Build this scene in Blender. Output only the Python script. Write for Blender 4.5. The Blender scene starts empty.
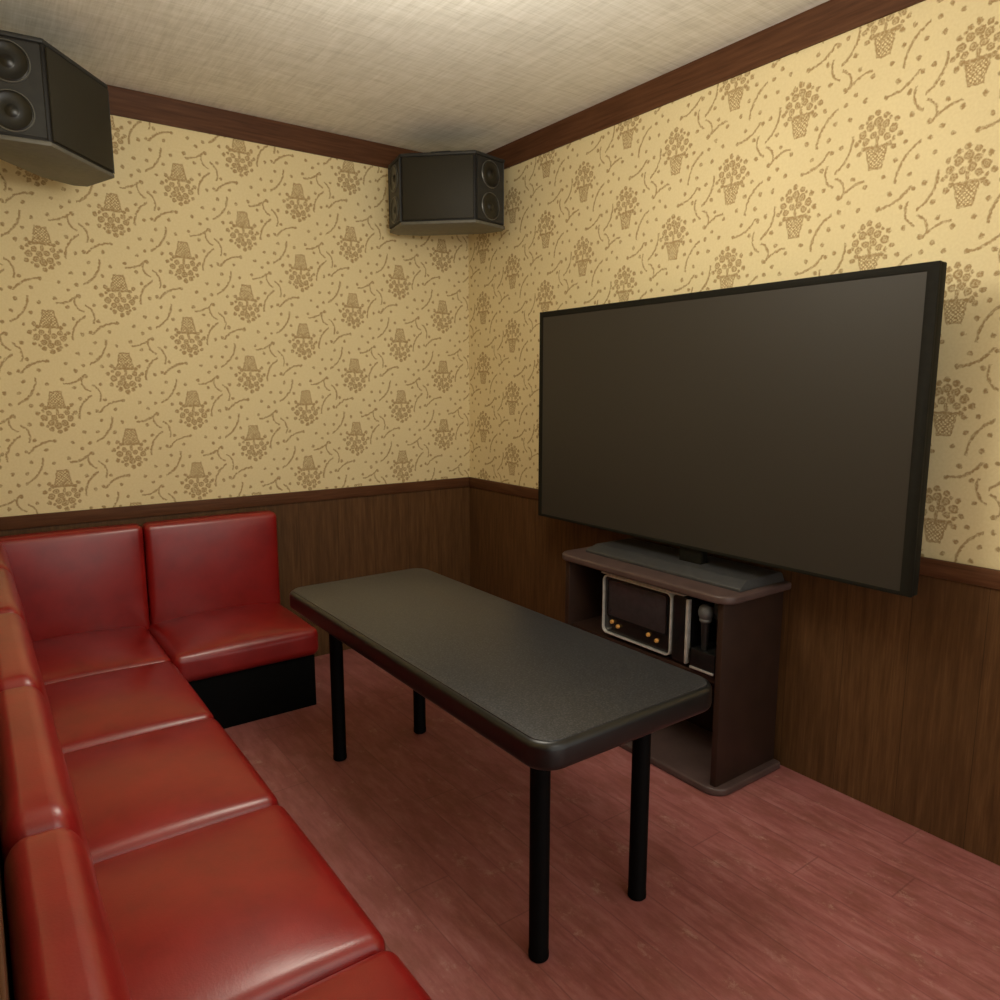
import bpy, bmesh, math, random
from mathutils import Vector, Matrix
random.seed(3)
scene=bpy.context.scene
col=scene.collection
scene.view_settings.view_transform='Standard'

# ------------------------------------------------------------------ materials
class NT:
    def __init__(s,name):
        s.m=bpy.data.materials.new(name); s.m.use_nodes=True
        s.t=s.m.node_tree; s.n=s.t.nodes; s.b=s.n['Principled BSDF']
    def node(s,typ,ins=(),**kw):
        nd=s.n.new(typ)
        for k,v in kw.items(): setattr(nd,k,v)
        for k,v in (ins.items() if isinstance(ins,dict) else enumerate(ins)):
            if v is None: continue
            if hasattr(v,'is_output'): s.t.links.new(v,nd.inputs[k])
            else: nd.inputs[k].default_value=v
        return nd
    def math(s,op,a,b=None,c=None): return s.node('ShaderNodeMath',(a,b,c),operation=op).outputs[0]
    def vm(s,op,a,b=None,out=0): return s.node('ShaderNodeVectorMath',(a,b),operation=op).outputs[out]
    def pos(s): return s.node('ShaderNodeTexCoord').outputs['Object']
    def sep(s,v): return s.node('ShaderNodeSeparateXYZ',(v,)).outputs
    def comb(s,x,y,z=0.0): return s.node('ShaderNodeCombineXYZ',(x,y,z)).outputs[0]
    def mapping(s,v,scale=(1,1,1),loc=(0,0,0),rot=(0,0,0)):
        return s.node('ShaderNodeMapping',{'Vector':v,'Scale':scale,'Location':loc,'Rotation':rot}).outputs[0]
    def noise(s,v,scale,detail=3.0,rough=.5,out=0):
        return s.node('ShaderNodeTexNoise',{'Vector':v,'Scale':scale,'Detail':detail,'Roughness':rough}).outputs[out]
    def ramp(s,f,stops):
        r=s.node('ShaderNodeValToRGB',(f,)); e=r.color_ramp.elements
        while len(e)<len(stops): e.new(.5)
        for i,(p,c) in enumerate(stops):
            e[i].position=p; e[i].color=(*c,1)
        return r.outputs[0]
    def mixc(s,f,a,b,bt='MIX'):
        nd=s.n.new('ShaderNodeMix'); nd.data_type='RGBA'; nd.blend_type=bt
        for i,v in ((0,f),(6,a),(7,b)):
            if hasattr(v,'is_output'): s.t.links.new(v,nd.inputs[i])
            else: nd.inputs[i].default_value=v if i==0 else (*v,1)
        return nd.outputs[2]
    def mr(s,v,a,b,c=0.0,d=1.0): return s.node('ShaderNodeMapRange',(v,a,b,c,d)).outputs[0]
    def color(s,c):
        if hasattr(c,'is_output'): s.t.links.new(c,s.b.inputs['Base Color'])
        else: s.b.inputs['Base Color'].default_value=(*c,1)
    def set(s,**k):
        for a,v in k.items():
            i=s.b.inputs[a.replace('_',' ')]
            if hasattr(v,'is_output'): s.t.links.new(v,i)
            else: i.default_value=v
    def bump(s,h,strength=.2,dist=.005):
        b=s.node('ShaderNodeBump',{'Height':h,'Strength':strength,'Distance':dist})
        s.t.links.new(b.outputs[0],s.b.inputs['Normal'])

def simple(name,c,rough=.5,metal=0,var=.15,scale=40,bump=0,spec=.5):
    m=NT(name); n=m.noise(m.pos(),scale)
    lo=tuple(x*(1-var) for x in c); hi=tuple(x*(1+var) for x in c)
    m.color(m.ramp(n,[(.3,lo),(.7,hi)])); m.set(Roughness=rough,Metallic=metal)
    m.b.inputs['Specular IOR Level'].default_value=spec
    if bump: m.bump(n,bump,.002)
    return m.m

def wallpaper(name,ax,u0,v0,flip):
    m=NT(name); P=m.sep(m.pos()); U=P[ax]; V=P[2]
    CW,PH=.288,.35
    u=m.math('SUBTRACT',U,u0-CW/2); v=m.math('SUBTRACT',V,v0)
    ci=m.math('FLOOR',m.math('DIVIDE',u,CW))
    lu=m.math('SUBTRACT',m.math('SUBTRACT',u,m.math('MULTIPLY',ci,CW)),CW/2)
    odd=m.math('FLOORED_MODULO',ci,2.0)
    v2=m.math('ADD',m.math('ADD',v,m.math('MULTIPLY',odd,PH/2)),PH/2)
    lv=m.math('SUBTRACT',m.math('FLOORED_MODULO',v2,PH),PH/2)
    if flip: lv=m.math('MULTIPLY',lv,-1.0)
    base=m.comb(lu,lv,0.0)
    nz=m.node('ShaderNodeTexNoise',{'Vector':m.pos(),'Scale':55.0,'Detail':3.0,'Roughness':.7}).outputs['Color']
    off=m.node('ShaderNodeVectorMath',(m.vm('SUBTRACT',nz,(.5,.5,.5)),),operation='SCALE'); off.inputs['Scale'].default_value=.018
    fl=m.vm('MULTIPLY',off.outputs[0],(1,1,0))
    p=m.vm('ADD',base,fl); s=m.sep(p); X,Y=s[0],s[1]
    acc=[]
    def dist(c): return m.vm('DISTANCE',p,(c[0],c[1],0),out=1)
    def circ(cx,cy,r): acc.append(m.math('SUBTRACT',dist((cx,cy)),r))
    def flower(cx,cy,r):
        d=dist((cx,cy))
        acc.append(m.math('MAXIMUM',m.math('SUBTRACT',d,r),m.math('SUBTRACT',.0010,m.math('ABSOLUTE',m.math('SUBTRACT',d,r*.45)))))
    def arc(cx,cy,R,w,ang,half):
        a=math.radians(ang); mx,my=cx+R*math.cos(a),cy+R*math.sin(a)
        rg=m.math('SUBTRACT',m.math('ABSOLUTE',m.math('SUBTRACT',dist((cx,cy)),R)),w)
        ds=m.math('SUBTRACT',dist((mx,my)),half)
        acc.append(m.math('MAXIMUM',rg,ds))
    K=1.06
    for (a,b,r) in [(0,.050,.0130),(-.024,.038,.0115),(.025,.040,.0125),(-.048,.018,.0125),(.047,.020,.0115),
                    (-.012,.016,.0115),(.014,.012,.0105),(-.030,-.002,.0105),(.036,-.003,.0105),(.004,.076,.0095),(-.024,.064,.0095),(.026,.066,.009),(-.070,-.002,.0085),(.066,-.004,.0075),(-.058,.044,.0085),(.054,.047,.0075),(-.004,.032,.006),(.037,.056,.005),(-.038,.052,.005),(-.052,-.012,.006),(.056,.004,.005)]:
        if r>=.0098: flower(a*K,b*K,r*K)
        else: circ(a*K,b*K,r)
    for (cx,R,an) in [(-.072,.075,-14),(.072,.075,194)]:
        arc(cx,-.006,R,.0020,an,.03)
    for (a,b) in [(-.044,-.026),(.044,-.024),(-.056,-.038),(.058,-.038)]: circ(a,b,.008)
    ax_=m.math('ABSOLUTE',X)
    half=m.math('ADD',m.math('MULTIPLY',m.math('ADD',Y,.064),.22),.027)
    bx=m.math('SUBTRACT',ax_,half); by=m.math('SUBTRACT',m.math('ABSOLUTE',m.math('ADD',Y,.062)),.034)
    body=m.math('MAXIMUM',bx,by)
    acc.append(m.math('SUBTRACT',m.math('ABSOLUTE',body),.0020))
    w1=m.math('SINE',m.math('MULTIPLY',X,480.)); w2=m.math('SINE',m.math('MULTIPLY',Y,480.))
    weave=m.math('MULTIPLY',m.math('MULTIPLY',w1,w2),-.006)
    acc.append(m.math('MAXIMUM',body,m.math('ADD',weave,-.0006)))
    acc.append(m.math('MAXIMUM',m.math('SUBTRACT',ax_,.040),m.math('SUBTRACT',m.math('ABSOLUTE',m.math('ADD',Y,.026)),.0042)))
    # long curved twigs around the motif
    arc(-.20,-.16,.13,.0034,40,.085); arc(.20,.02,.115,.0034,212,.070)
    arc(-.02,.24,.12,.0034,240,.060); arc(.03,-.25,.12,.0032,62,.055)
    arc(-.17,.10,.06,.0028,-20,.045); arc(.155,-.145,.05,.0028,150,.035)
    for (a,b) in [(-.108,.045),(-.095,.115),(.100,.085),(.118,.135),(.05,.130),(-.02,.120),(.125,.0),(.095,-.065),(.075,-.115),(-.095,-.035),(-.115,-.14),(-.03,-.130),(.03,-.150),(.125,-.165),(-.135,-.09),(-.065,-.085),(.085,.160),(-.055,.160),(-.130,.165)]:
        circ(a,b,.0070)
    d=acc[0]
    for a in acc[1:]: d=m.math('MINIMUM',d,a)
    mask=m.mr(d,.0026,-.0010)
    fine=m.noise(m.pos(),110.,2.)
    mask=m.math('MULTIPLY',mask,m.mr(fine,.30,.55,.45,1.))
    big=m.noise(m.pos(),2.5,1.)
    bg=m.mixc(big,(.74,.625,.365),(.83,.715,.43))
    bg=m.mixc(m.mr(fine,.3,.7,0.,.25),bg,(.62,.49,.25))
    c=m.mixc(m.math('MULTIPLY',mask,.80),bg,(.30,.175,.062))
    m.color(c); m.set(Roughness=.8); m.b.inputs['Specular IOR Level'].default_value=.15
    return m.m

def wainscot(name,ax):
    m=NT(name); P=m.pos(); s=m.sep(P)
    st=m.mapping(P,(9,9,.7)); g=m.noise(st,6.,5.,.65)
    g2=m.noise(m.mapping(P,(40,40,1.2)),4.,3.,.7)
    c=m.ramp(g,[(.25,(.060,.027,.010)),(.5,(.110,.053,.020)),(.75,(.165,.082,.032))])
    c=m.mixc(m.mr(g2,.35,.65,0.,.5),c,(.062,.029,.011))
    pn=m.math('DIVIDE',s[ax],.225); fr=m.math('ABSOLUTE',m.math('SUBTRACT',m.math('FRACT',pn),.5))
    tone=m.node('ShaderNodeTexWhiteNoise',{'W':m.math('FLOOR',pn)},noise_dimensions='1D').outputs[0]
    c=m.mixc(m.mr(tone,0.,1.,0.,.3),c,(.055,.026,.010))
    seam=m.mr(fr,.492,.498); c=m.mixc(m.math('MULTIPLY',seam,.6),c,(.018,.008,.004))
    m.color(c); m.set(Roughness=.5); m.b.inputs['Specular IOR Level'].default_value=.2
    return m.m

def trimwood(name,ax):
    m=NT(name); P=m.pos(); sc=[30,30,30]; sc[ax]=1.5
    g=m.noise(m.mapping(P,tuple(sc)),3.,4.,.6)
    m.color(m.ramp(g,[(.3,(.068,.026,.011)),(.7,(.120,.050,.022))])); m.set(Roughness=.55)
    m.b.inputs['Specular IOR Level'].default_value=.15
    return m.m

def floormat():
    m=NT('floor_pink_worn_planks'); P=m.pos(); s=m.sep(P)
    pw=.145
    row=m.math('FLOOR',m.math('DIVIDE',s[0],pw))
    rn=m.node('ShaderNodeTexWhiteNoise',{'W':row},noise_dimensions='1D').outputs[0]
    fx=m.math('ABSOLUTE',m.math('SUBTRACT',m.math('FRACT',m.math('DIVIDE',s[0],pw)),.5))
    ly=m.math('ADD',m.math('DIVIDE',s[1],1.3),m.math('MULTIPLY',rn,7.))
    fy=m.math('ABSOLUTE',m.math('SUBTRACT',m.math('FRACT',ly),.5))
    cid=m.math('ADD',m.math('FLOOR',ly),m.math('MULTIPLY',row,17.3))
    pn=m.node('ShaderNodeTexWhiteNoise',{'W':cid},noise_dimensions='1D').outputs[0]
    pv=m.vm('ADD',P,m.comb(0.0,m.math('MULTIPLY',row,3.7),0.0))
    g=m.noise(m.mapping(pv,(13,2.2,1)),2.3,7.,.7)
    bl=m.noise(m.mapping(P,(4.2,2.2,1)),2.6,7.,.7)
    c=m.ramp(g,[(.28,(.22,.064,.054)),(.5,(.335,.116,.106)),(.72,(.43,.185,.172))])
    c=m.mixc(m.mr(pn,0.,1.,0.,.35),c,(.265,.082,.076))
    c=m.mixc(m.mr(bl,.46,.66,0.,.65),c,(.215,.074,.052))
    sp=m.noise(m.mapping(P,(7,4.5,1),(3,1,0)),1.6,9.,.8)
    c=m.mixc(m.mr(sp,.57,.68,0.,.6),c,(.50,.31,.25))
    seam=m.math('MAXIMUM',m.mr(fx,.478,.497),m.mr(fy,.497,.4995))
    c=m.mixc(m.math('MULTIPLY',seam,.42),c,(.12,.040,.034))
    m.color(c); m.set(Roughness=m.mr(g,.2,.8,.42,.6)); m.b.inputs['Specular IOR Level'].default_value=.3
    return m.m

def ceilmat():
    m=NT('ceiling_linen_paper'); P=m.pos()
    a=m.noise(m.mapping(P,(75,2.5,1)),2.2,4.,.6); b=m.noise(m.mapping(P,(2.5,75,1)),2.2,4.,.6)
    c=m.noise(m.mapping(P,(18,2,1)),3.,2.); d=m.noise(m.mapping(P,(2,18,1)),3.,2.)
    t=m.math('MULTIPLY',m.math('ADD',m.math('ADD',a,b),m.math('ADD',c,d)),.25)
    m.color(m.ramp(t,[(.38,(.64,.63,.57)),(.5,(.78,.77,.71)),(.62,(.90,.89,.85))]))
    m.set(Roughness=.9); return m.m

def leather():
    m=NT('red_leather'); P=m.pos()
    v=m.node('ShaderNodeTexVoronoi',{'Vector':P,'Scale':240.}).outputs[0]
    n=m.noise(P,9.,3.,.6); w=m.noise(m.mapping(P,(25,6,6)),3.,3.)
    m.color(m.ramp(n,[(.3,(.200,.006,.006)),(.7,(.270,.010,.009))]))
    m.set(Roughness=.36)
    h=m.math('ADD',m.math('MULTIPLY',v,.4),w)
    m.bump(h,.10,.003); m.b.inputs['Specular IOR Level'].default_value=.5
    m.set(Coat_Weight=.4,Coat_Roughness=.22)
    return m.m

M_wp_b=wallpaper('wallpaper_back',0,-1.34,2.26,True)
M_wp_r=wallpaper('wallpaper_right',1,-2.455,2.32,False)
M_wp_plain=simple('wallpaper_plain',(.66,.54,.29),.8,spec=.15)
M_wn_x=wainscot('wainscot_x',0); M_wn_y=wainscot('wainscot_y',1)
M_tr_x=trimwood('trim_wood_x',0); M_tr_y=trimwood('trim_wood_y',1)
M_floor=floormat(); M_ceil=ceilmat(); M_red=leather()
M_black=simple('black_base',(.002,.002,.002),.8,spec=.1)
M_leg=simple('black_metal',(.002,.002,.002),.6,spec=.08)
def tabletop_mat():
    m=NT('table_black_laminate'); P=m.pos(); n=m.noise(P,190.,3.,.7)
    m.color(m.ramp(n,[(.38,(.012,.012,.013)),(.52,(.024,.024,.026)),(.66,(.060,.060,.062))]))
    m.set(Roughness=.36); m.b.inputs['Specular IOR Level'].default_value=.5; m.bump(n,.12,.001); return m.m
M_table=tabletop_mat()
M_rim=simple('table_edge_black',(.006,.006,.006),.33)
M_cab=simple('cabinet_dark_wood',(.030,.015,.010),.45,scale=12,spec=.25)
M_cabtop=simple('cabinet_top_wood',(.080,.050,.044),.4,scale=14,spec=.4)
M_tvb=simple('tv_bezel',(.010,.009,.006),.65,spec=.12)
M_scr=simple('tv_screen_glass',(.030,.025,.018),.55,var=.02,scale=2,spec=.4)
M_stand=simple('tv_stand_grey',(.045,.045,.045),.35)
M_spk=simple('speaker_black',(.008,.007,.006),.55,scale=260,bump=.8,var=.7,spec=.3)
M_grille=simple('speaker_grille',(.020,.017,.010),.6,scale=300,bump=.2,spec=.3)
M_panel=simple('speaker_baffle',(.020,.020,.019),.5,spec=.35)
M_under=simple('speaker_underside_lit',(.10,.094,.075),.5)  # underside cap grey lightened to stand in for room light on it
M_cone=simple('speaker_cone',(.006,.006,.005),.35)
M_ring=simple('speaker_ring',(.12,.12,.11),.35,.5)
M_silver=simple('silver_plastic',(.62,.60,.56),.3,.5)
M_blk=simple('device_black',(.007,.007,.007),.25)
M_grip=simple('mic_grip',(.012,.012,.012),.35)
M_dscr=simple('device_screen',(.034,.027,.029),.2)
M_orange=simple('amber_knob',(.60,.30,.07),.3)
M_mesh=simple('mic_mesh',(.12,.12,.12),.4,.4,scale=400,bump=.8)
M_white=simple('white_enamel',(.8,.78,.72),.5)
gm=NT('lamp_diffuser'); gm.color((.9,.85,.75)); gm.set(Emission_Color=(1,.93,.80,1),Emission_Strength=3.0); M_glow=gm.m

# ------------------------------------------------------------------ geometry helpers
def finish(bm,name,mats,parent=None,smooth=True,ang=.6):
    me=bpy.data.meshes.new(name)
    bmesh.ops.recalc_face_normals(bm,faces=bm.faces)
    bm.to_mesh(me); bm.free()
    for mt in (mats if isinstance(mats,(list,tuple)) else [mats]): me.materials.append(mt)
    if smooth:
        me.shade_smooth(); me.set_sharp_from_angle(angle=ang)
    ob=bpy.data.objects.new(name,me); col.objects.link(ob)
    if parent: ob.parent=parent
    return ob
def empty(name,loc=(0,0,0)):
    e=bpy.data.objects.new(name,None); e.location=loc; e.empty_display_size=.1; col.objects.link(e); return e
def bev(bm,off,seg=3,ang=.5):
    es=[e for e in bm.edges if len(e.link_faces)==2 and e.calc_face_angle(0)>ang]
    if off>0: bmesh.ops.bevel(bm,geom=es,offset=off,segments=seg,profile=.5,affect='EDGES',clamp_overlap=True)
def box(name,a,b,mat,parent=None,bevel=.004,seg=2):
    bm=bmesh.new(); bmesh.ops.create_cube(bm,size=1)
    for v in bm.verts: v.co=Vector([(a[i]+b[i])/2+v.co[i]*(b[i]-a[i]) for i in range(3)])
    bev(bm,bevel,seg); return finish(bm,name,mat,parent)
def prism(name,pts,z0,z1,mat,parent=None,bevel=.004,seg=3,bang=.5,axis='z'):
    bm=bmesh.new()
    f=bm.faces.new([bm.verts.new((x,y,z0)) for x,y in pts])
    r=bmesh.ops.extrude_face_region(bm,geom=[f])
    for v in r['geom']:
        if isinstance(v,bmesh.types.BMVert): v.co.z=z1
    bmesh.ops.recalc_face_normals(bm,faces=bm.faces)
    bev(bm,bevel,seg,bang)
    return finish(bm,name,mat,parent)
def rrect(x0,x1,y0,y1,rs,n=8):
    if not isinstance(rs,(list,tuple)): rs=[rs]*4
    out=[]
    for (cx,cy,sx,sy,a0,r) in [(x0,y0,1,1,180,rs[0]),(x1,y0,-1,1,270,rs[1]),(x1,y1,-1,-1,0,rs[2]),(x0,y1,1,-1,90,rs[3])]:
        if r<1e-4: out.append((cx,cy)); continue
        ox,oy=cx+sx*r,cy+sy*r
        for i in range(n+1):
            a=math.radians(a0+90*i/n); out.append((ox+r*math.cos(a),oy+r*math.sin(a)))
    return out
def lathe(name,prof,mat,parent=None,n=32,M=Matrix.Identity(4),ang=.7):
    bm=bmesh.new(); rings=[]
    for r,z in prof:
        if r<1e-5: rings.append([bm.verts.new(M@Vector((0,0,z)))])
        else: rings.append([bm.verts.new(M@Vector((r*math.cos(2*math.pi*i/n),r*math.sin(2*math.pi*i/n),z))) for i in range(n)])
    for A,B in zip(rings,rings[1:]):
        for i in range(n):
            j=(i+1)%n
            if len(A)==1 and len(B)==1: continue
            if len(A)==1: bm.faces.new((A[0],B[i],B[j]))
            elif len(B)==1: bm.faces.new((A[i],A[j],B[0]))
            else: bm.faces.new((A[i],A[j],B[j],B[i]))
    return finish(bm,name,mat,parent,ang=ang)
def cushion(name,a,b,r,mat,parent,puff=(0,0,0,0,0,0),n=14,post=None):
    """rounded puffy box. puff = (+x,-x,+y,-y,+z,-z) bulge heights"""
    c=[(a[i]+b[i])/2 for i in range(3)]; h=[(b[i]-a[i])/2 for i in range(3)]
    def samp(hh):
        rr=min(r,hh*.98); L=[-hh+rr*(1-math.cos(math.pi/2*k/5)) for k in range(5)]
        mid=[-(hh-rr)+2*(hh-rr)*k/n for k in range(n+1)]
        return L+mid+[-x for x in reversed(L)]
    S=[samp(x) for x in h]
    bm=bmesh.new(); cache={}
    def V(p):
        k=tuple(round(x,6) for x in p)
        if k in cache: return cache[k]
        q=Vector(p); inn=Vector([max(-(h[i]-min(r,h[i]*.98)),min(h[i]-min(r,h[i]*.98),q[i])) for i in range(3)])
        d=q-inn
        if d.length>1e-9: q=inn+d.normalized()*min(r,min(h)*.98)
        t=[q[i]/h[i] for i in range(3)]
        for ax in range(3):
            o=[i for i in range(3) if i!=ax]
            w=(1-min(1,abs(t[o[0]]))**2.2)*(1-min(1,abs(t[o[1]]))**2.2)
            q[ax]+= (puff[2*ax] if t[ax]>0 else -puff[2*ax+1])*w*min(1,abs(t[ax]))
        q=q+Vector(c)
        if post: q=post(q)
        cache[k]=bm.verts.new(q); return cache[k]
    for ax in range(3):
        u,w=[i for i in range(3) if i!=ax]
        for sg in (-1,1):
            for i in range(len(S[u])-1):
                for j in range(len(S[w])-1):
                    vs=[]
                    for (ii,jj) in ((i,j),(i+1,j),(i+1,j+1),(i,j+1)):
                        p=[0,0,0]; p[ax]=sg*h[ax]; p[u]=S[u][ii]; p[w]=S[w][jj]; vs.append(V(p))
                    vs2=[]
                    for x in vs:
                        if x not in vs2: vs2.append(x)
                    if len(vs2)>2:
                        try: bm.faces.new(vs2)
                        except ValueError: pass
    return finish(bm,name,mat,parent,ang=3.0)

# ------------------------------------------------------------------ room shell
XW,YB,YN,H=-2.56,0.0,-4.7,2.81
ZR,ZC=.944,2.693
def slab(name,a,b,mat): return box(name,a,b,mat,None,0)
slab('floor',(XW-.1,YN-.1,-.1),(.1,.1,0),M_floor)
slab('ceiling',(XW-.1,YN-.1,H),(.1,.1,H+.1),M_ceil)
slab('wall_back',(XW-.1,0,0),(.1,.1,H),M_wp_b)
slab('wall_right',(0,YN,0),(.1,0,H),M_wp_r)
slab('wall_left',(XW-.1,YN,0),(XW,0,H),M_wp_plain)
# wainscot panels, rails, crown
T=.012
slab('trim_1',(XW,-T,0),(0,0,ZR-.055),M_wn_x)
slab('trim_2',(-T,YN,0),(0,-T,ZR-.055),M_wn_y)
slab('trim_3',(XW,YN,0),(XW+.004,-T,ZR-.055),M_wn_y)
box('trim_5',(XW,-.022,ZR-.058),(0,0,ZR),M_tr_x,None,.004)
box('trim_6',(-.022,YN,ZR-.058),(0,0,ZR),M_tr_y,None,.004)
box('trim_7',(XW,YN,ZR-.058),(XW+.005,0,ZR),M_tr_y,None,.001)
def crown(name,mat,along,sgn):
    pr=[(0,ZC),(.010,ZC),(.012,ZC+.015),(.015,ZC+.03),(.015,H-.02),(.018,H-.015),(.018,H),(0,H)]
    bm=bmesh.new(); ends=[]
    for k in (0,1):
        vs=[]
        for d,z in pr:
            if along=='x': vs.append(bm.verts.new(((XW,0)[k],-d,z)))
            else: vs.append(bm.verts.new(((-d) if sgn>0 else XW+d,(YN,0)[k],z)))
        ends.append(vs)
    n=len(pr)
    for i in range(n): bm.faces.new((ends[0][i],ends[0][(i+1)%n],ends[1][(i+1)%n],ends[1][i]))
    bm.faces.new(ends[0]); bm.faces.new(ends[1][::-1])
    return finish(bm,name,mat)
crown('trim_8',M_tr_x,'x',1); crown('trim_9',M_tr_y,'y',1)

# ------------------------------------------------------------------ corner sofa
sofa=empty('corner_sofa',(0,0,0))
XF=-1.925; YF=-.64; ZS=.25
ys=[-.64,-1.29,-1.94,-2.585,-3.23,-3.87]
xs0=XW+.008
box('base_left',(xs0,ys[-1]+.02,0),(XF-.05,-.015,ZS+.02),M_black,sofa,.004)
box('base_back',(XF-.06,YF+.022,0),(-1.300,-.03,ZS+.02),M_black,sofa,.004)
g=.002
Z0,Z1=ZS,.383
pf=(.004,.004,.004,.004,.042,0)
cushion('seat_corner',(xs0,YF+g,Z0),(XF,-.03,Z1),.035,M_red,sofa,pf)
cushion('seat_back',(XF+g,YF,Z0),(-1.278,-.03,Z1),.035,M_red,sofa,pf)
for i in range(5):
    cushion('seat_%d'%(i+1),(xs0,ys[i+1]+g,Z0),(XF,ys[i]-g,Z1),.035,M_red,sofa,pf)
BT=.142
def lean(q):
    fr=max(0,(q.z-.39)/.46); q.x=xs0+(q.x-xs0)*(1-.30*fr); return q
for i in range(5):
    cushion('backrest_%d'%(i+1),(xs0,ys[i+1]+g,Z1-.06),(xs0+BT,ys[i]-g,.858),.045,M_red,sofa,(.016,0,0,0,.006,0),post=lean)
cushion('backrest_corner_side',(xs0,ys[0]+g,Z1-.06),(xs0+BT,-.03-.07,.858),.045,M_red,sofa,(.012,0,0,0,.006,0),post=lean)
cushion('backrest_corner',(xs0+.05,-.03-.10,Z1-.06),(XF+.015-g,-.03,.866),.028,M_red,sofa,(0,0,0,.020,.004,0))
cushion('backrest_back',(XF+.015+g,-.03-.10,Z1-.06),(-1.278,-.03,.866),.028,M_red,sofa,(0,0,0,.020,.004,0))

# ------------------------------------------------------------------ table
tab=empty('coffee_table')
TX0,TX1,TY0,TY1=-1.565,-.928,-2.632,-1.000
TZ=.704; TH=.074
prism('table_top_edge',rrect(TX0,TX1,TY0,TY1,.070,10),TZ-TH,TZ-.002,M_rim,tab,.018,5)
prism('table_top',rrect(TX0+.014,TX1-.014,TY0+.014,TY1-.014,.058,10),TZ-.006,TZ,M_table,tab,.0015,2)
for i,(x,y) in enumerate([(-1.423,-1.165),(-1.040,-1.150),(-1.430,-2.46),(-1.045,-2.45)]):
    lathe('leg_%d'%(i+1),[(0,0),(.024,0),(.0275,.004),(.0275,.02),(.0265,.022),(.0265,TZ-TH-.01),(.045,TZ-TH-.008),(.045,TZ-TH+.002),(0,TZ-TH+.002)],M_leg,tab,28,Matrix.Translation((x,y,0)))
box('apron',(-1.40,-2.44,TZ-TH-.012),(-1.07,-1.18,TZ-TH+.002),M_leg,tab,.003)

# ------------------------------------------------------------------ tv cabinet
cab=empty('tv_cabinet')
CX0,CX1,CY0,CY1,CZ=-.432,-.035,-2.272,-1.345,.765
prism('cabinet_top',rrect(CX0,CX1,CY0,CY1,[.07,.012,.012,.07],8),CZ-.03,CZ,M_cabtop,cab,.008,3)
prism('cabinet_base',rrect(CX0,CX1,CY0,CY1,[.07,.012,.012,.07],8),0,.03,M_cabtop,cab,.008,3)
PY0,PY1=-2.240,-1.382
box('side_right',(CX0+.025,PY0,.028),(CX1-.005,PY0+.026,CZ-.028),M_cab,cab,.003)
box('side_left',(CX0+.025,PY1-.028,.028),(CX1-.005,PY1,CZ-.028),M_cab,cab,.003)
box('back_panel',(CX1-.02,PY0+.024,.028),(CX1-.008,PY1-.026,CZ-.028),M_cab,cab,.001)
SZ=.44
box('shelf',(CX0+.04,PY0+.024,SZ-.022),(CX1-.018,PY1-.026,SZ),M_cab,cab,.002)

# ------------------------------------------------------------------ karaoke machine
km=empty('karaoke_machine')
fx=CX0+.035
box('body',(fx+.03,-2.07,SZ+.008),(CX1-.05,-1.60,.71),M_blk,km,.008)
for k,y in enumerate((-1.66,-2.04)):
    box('foot_%d'%(k+1),(fx+.06,y-.02,SZ),(CX1-.08,y+.02,SZ+.01),M_blk,km,.002)
def yzplate(name,y0,y1,z0,z1,r,x0,x1,mat,par,bevel=.003,hole=None):
    """plate in the y-z plane spanning x0..x1 ; hole=(margin,hr) makes it a frame"""
    o=rrect(y0,y1,z0,z1,r,6); bm=bmesh.new()
    if hole:
        mg,hr=hole; q=rrect(y0+mg,y1-mg,z0+mg,z1-mg,hr,6)
        R=[]
        for x in (x0,x1):
            R.append([bm.verts.new((x,y,z)) for y,z in o]); R.append([bm.verts.new((x,y,z)) for y,z in q])
        n=len(o)
        for A,B in ((0,1),(2,3),(0,2),(1,3)):
            for i in range(n):
                j=(i+1)%n; bm.faces.new((R[A][i],R[A][j],R[B][j],R[B][i]))
        bmesh.ops.recalc_face_normals(bm,faces=bm.faces)
    else:
        f=bm.faces.new([bm.verts.new((x0,y,z)) for y,z in o])
        r_=bmesh.ops.extrude_face_region(bm,geom=[f])
        for v in r_['geom']:
            if isinstance(v,bmesh.types.BMVert): v.co.x=x1
        bmesh.ops.recalc_face_normals(bm,faces=bm.faces)
    bev(bm,bevel,2,.9)
    return finish(bm,name,mat,par)
yzplate('front_frame',-1.990,-1.612,.458,.714,.026,fx,fx+.035,M_silver,km,.002,(.006,.021))
yzplate('front_plate',-1.984,-1.618,.466,.708,.020,fx+.012,fx+.034,M_blk,km,.001)
yzplate('screen',-1.958,-1.642,.540,.694,.012,fx+.008,fx+.014,M_dscr,km,.001)
yzplate('screen_border',-1.966,-1.634,.532,.702,.016,fx+.006,fx+.013,M_blk,km,.001,(.007,.012))
for k,(y,z) in enumerate([(-1.665,.514),(-1.70,.502),(-1.87,.514),(-1.915,.502)]):
    lathe('knob_%d'%(k+1),[(0,.010),(.006,.010),(.008,.007),(.009,0),(0,0)],M_orange,km,20,Matrix.Translation((fx+.012,y,z))@Matrix.Rotation(-math.pi/2,4,'Y'))
yzplate('side_module',-2.072,-1.994,.452,.712,.012,fx+.006,fx+.034,M_blk,km,.003)
yzplate('silver_strip',-2.073,-2.061,.455,.709,.005,fx,fx+.02,M_silver,km,.002)
yzplate('top_strip',-2.05,-1.60,.716,.722,.003,fx+.002,fx+.03,M_silver,km,.001)

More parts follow.
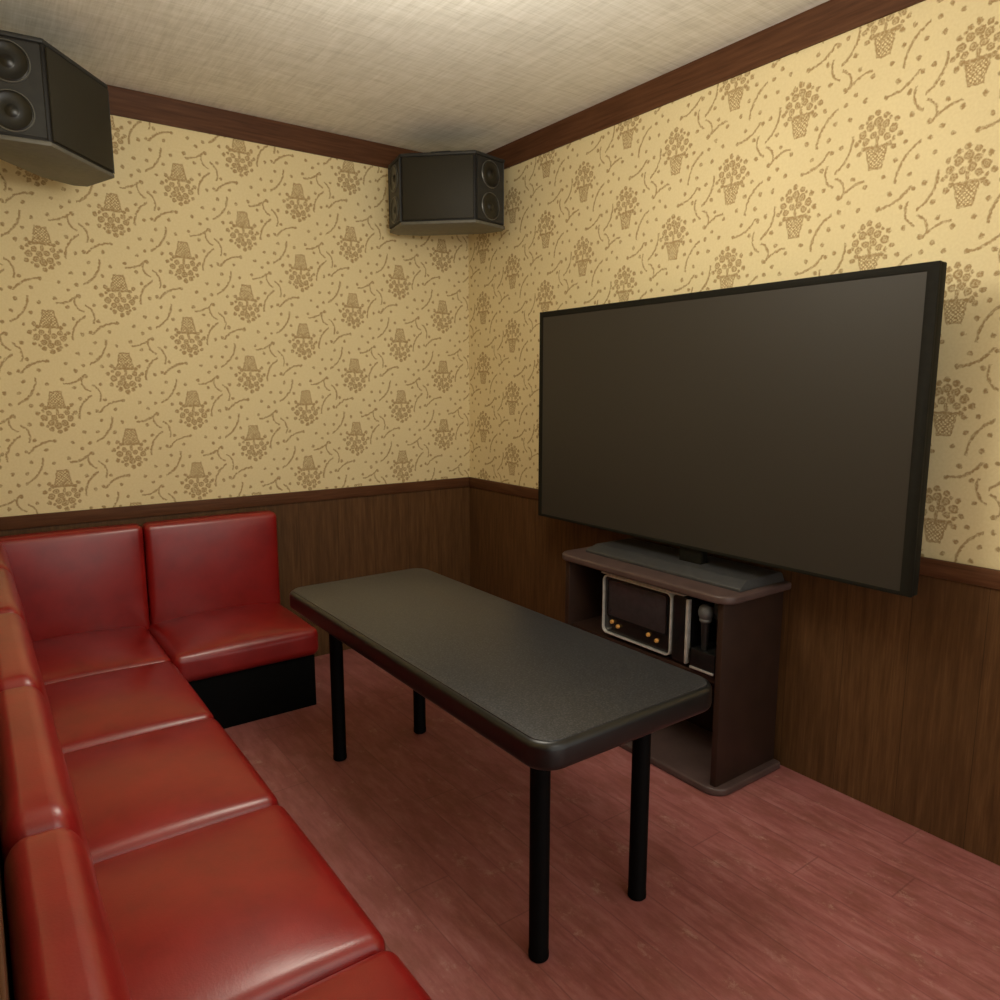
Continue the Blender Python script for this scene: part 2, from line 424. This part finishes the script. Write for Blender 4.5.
# microphones in a stand
ms=empty('microphone_stand')
box('holder',(fx-.004,-2.205,SZ),(fx+.13,-2.092,.530),M_blk,ms,.008)
box('holder_trim',(fx-.008,-2.202,.452),(fx-.002,-2.095,.460),M_silver,ms,.001)
def mic(parent_name,x,y,z):
    mc=empty(parent_name)
    M=Matrix.Translation((x,y,z))
    lathe('handle',[(0,0),(.010,0),(.012,.01),(.016,.095),(.019,.108),(.0,.108)],M_grip,mc,20,M)
    lathe('head',[(.019,.106),(.023,.111),(.023,.118),(.021,.120),(.027,.132),(.029,.145),(.025,.162),(.014,.174),(0,.177)],M_mesh,mc,24,M,1.2)
mic('microphone',fx+.022,-2.138,.530)
mic('microphone',fx+.095,-2.150,.530)

# ------------------------------------------------------------------ television
tv=empty('television')
X0=-.227; TVY0,TVY1,TVZ0,TVZ1=-2.788,-.962,.858,1.862
yzplate('casing',TVY0,TVY1,TVZ0,TVZ1,.006,X0+.006,X0+.045,M_tvb,tv,.003)
def frame(name,y0,y1,z0,z1,ml,mr_,mt,mb,x0,x1,mat,par):
    bm=bmesh.new(); o=[(y0,z0),(y1,z0),(y1,z1),(y0,z1)]; q=[(y0+mr_,z0+mb),(y1-ml,z0+mb),(y1-ml,z1-mt),(y0+mr_,z1-mt)]
    R=[[bm.verts.new((x,y,z)) for y,z in s_] for x,s_ in ((x0,o),(x0+.002,q),(x1,o),(x1,q))]
    for A,B in ((0,1),(2,3),(0,2),(1,3)):
        for i in range(4):
            j=(i+1)%4; bm.faces.new((R[A][i],R[A][j],R[B][j],R[B][i]))
    bmesh.ops.recalc_face_normals(bm,faces=bm.faces); bev(bm,.0015,2,.9)
    return finish(bm,name,mat,par)
frame('bezel',TVY0,TVY1,TVZ0,TVZ1,.024,.036,.026,.012,X0,X0+.01,M_tvb,tv)
box('screen',(X0+.004,TVY0+.03,TVZ0+.010),(X0+.008,TVY1-.020,TVZ1-.02),M_scr,tv,0)
yzplate('rear_housing',TVY0+.25,TVY1-.25,TVZ0+.06,TVZ1-.25,.05,X0+.043,X0+.085,M_tvb,tv,.01)
box('neck',(X0+.015,-1.975,.795),(X0+.06,-1.865,TVZ0+.02),M_tvb,tv,.004)
def stand():
    bm=bmesh.new(); y0,y1=-2.245,-1.425
    pr=[(-.325,CZ),(-.325,CZ+.012),(-.27,CZ+.034),(-.055,CZ+.034),(-.045,CZ+.026),(-.045,CZ)]
    A=[bm.verts.new((x,y0+ (0 if z<CZ+.02 else .012),z)) for x,z in pr]; B=[bm.verts.new((x,y1-(0 if z<CZ+.02 else .012),z)) for x,z in pr]
    n=len(pr)
    for i in range(n): bm.faces.new((A[i],A[(i+1)%n],B[(i+1)%n],B[i]))
    bm.faces.new(A); bm.faces.new(B[::-1]); bmesh.ops.recalc_face_normals(bm,faces=bm.faces)
    bev(bm,.002,2,.3); return finish(bm,'stand_base',M_stand,tv)
stand()

# ------------------------------------------------------------------ speakers
def speaker(loc,ndir,reach):
    e=empty('wall_speaker',(loc[0],loc[1],0))
    e.rotation_euler=(0,0,math.atan2(ndir[1],ndir[0])-math.pi/2)   # local +y = facing
    Z0,Z1=2.328,2.676
    hw=.192; sx=hw+.118; sy=-.180
    out=[(-hw,0),(hw,0),(sx,sy),(sx-.02,sy-.05),(.17,sy-.10),(-.17,sy-.10),(-sx+.02,sy-.05),(-sx,sy)]
    out=out[::-1]
    prism('cabinet',out,Z0+.012,Z1-.012,M_spk,e,.006,2,.3)
    def sc(k): return [(x*k, (y+.1)*k-.1) for x,y in out]
    prism('bottom_cap',sc(1.02),Z0,Z0+.016,M_under,e,.004,2,.3)
    prism('top_cap',sc(1.02),Z1-.016,Z1,M_panel,e,.004,2,.3)
    box('grille',(-hw+.008,-.002,Z0+.022),(hw-.008,.008,Z1-.022),M_grille,e,.004)
    for sg in (1,-1):
        a=Vector((sg*hw,0,0)); b=Vector((sg*sx,sy,0)); d=(b-a); L=d.length; d.normalize(); nrm=Vector((-d.y,d.x,0))
        if nrm.x*sg<0: nrm=-nrm
        zc=(Z0+Z1)/2; c=(a+b)/2+Vector((0,0,zc))
        R=Matrix((d,Vector((0,0,1)),nrm)).transposed().to_4x4()
        if R.determinant()<0: R=Matrix((-d,Vector((0,0,1)),nrm)).transposed().to_4x4()
        M=Matrix.Translation(c)@R
        bm=bmesh.new(); bmesh.ops.create_cube(bm,size=1)
        for v in bm.verts: v.co=M@Vector((v.co.x*(L-.016),v.co.y*(Z1-Z0-.044),v.co.z*.010+.001))
        bev(bm,.003,2); finish(bm,'baffle_%s'%('r' if sg>0 else 'l'),M_panel,e)
        for k,zz in enumerate((.078,-.078)):
            MM=M@Matrix.Translation((0,zz,.005))
            lathe('ring_%d'%k,[(.068,0),(.068,.004),(.066,.006),(.064,.006),(.063,.001)],M_ring,e,36,MM)
            lathe('cone_%d'%k,[(.0,.010),(.012,.008),(.020,.002),(.022,.001),(.055,.004),(.059,.007),(.064,.004)],M_cone,e,36,MM)
    # low bracket on the lid with an arm back to the wall corner
    box('bracket_plate',(-.055,-.24,Z1-.002),(.055,-.06,Z1+.022),M_spk,e,.006)
    box('bracket_arm',(-.02,-reach,Z1-.002),(.02,-.12,Z1+.018),M_spk,e,.003)
    return e
speaker((-.49,-.46),(-.707,-.707),.60)
speaker((-2.09,-.555),(.78,-.62),.58)

# ------------------------------------------------------------------ ceiling lamp (out of the picture) + light
lamp=empty('ceiling_lamp')
LX,LY=-1.35,-2.40
Mz=Matrix.Translation((LX,LY,0))
lathe('canopy',[(0,H),(.24,H),(.24,H-.02),(.22,H-.03),(0,H-.03)],M_white,lamp,40,Mz)
lathe('diffuser',[(.21,H-.03),(.205,H-.06),(.16,H-.09),(.08,H-.105),(0,H-.108)],M_glow,lamp,40,Mz,1.5)
def plight(name,loc,e,r,c=(1,.94,.81)):
    l=bpy.data.lights.new(name,'POINT'); l.energy=e; l.shadow_soft_size=r; l.color=c
    o=bpy.data.objects.new(name,l); o.location=loc; col.objects.link(o); return o
plight('ceiling_lamp_light',(LX-.1,LY+.30,2.32),41,.30)
plight('fill_light',(-1.5,-4.1,2.1),11,.35)  # added fill for surfaces facing the camera; no lamp known at this end

w=bpy.data.worlds.new('World'); scene.world=w; w.use_nodes=True
w.node_tree.nodes['Background'].inputs[0].default_value=(1,.96,.88,1); w.node_tree.nodes['Background'].inputs[1].default_value=1.3

# ------------------------------------------------------------------ camera
cd=bpy.data.cameras.new('camera'); cam=bpy.data.objects.new('camera',cd); col.objects.link(cam)
f=730.5; cd.sensor_width=36; cd.sensor_fit='HORIZONTAL'; cd.lens=f/1000*36; cd.clip_start=.01
pi_,a=.1528,.6296
Fw=Vector((math.cos(pi_)*math.sin(a),math.cos(pi_)*math.cos(a),-math.sin(pi_)))
cam.location=(-2.538,-3.806,1.5); cam.rotation_euler=Fw.to_track_quat('-Z','Y').to_euler()
scene.camera=cam
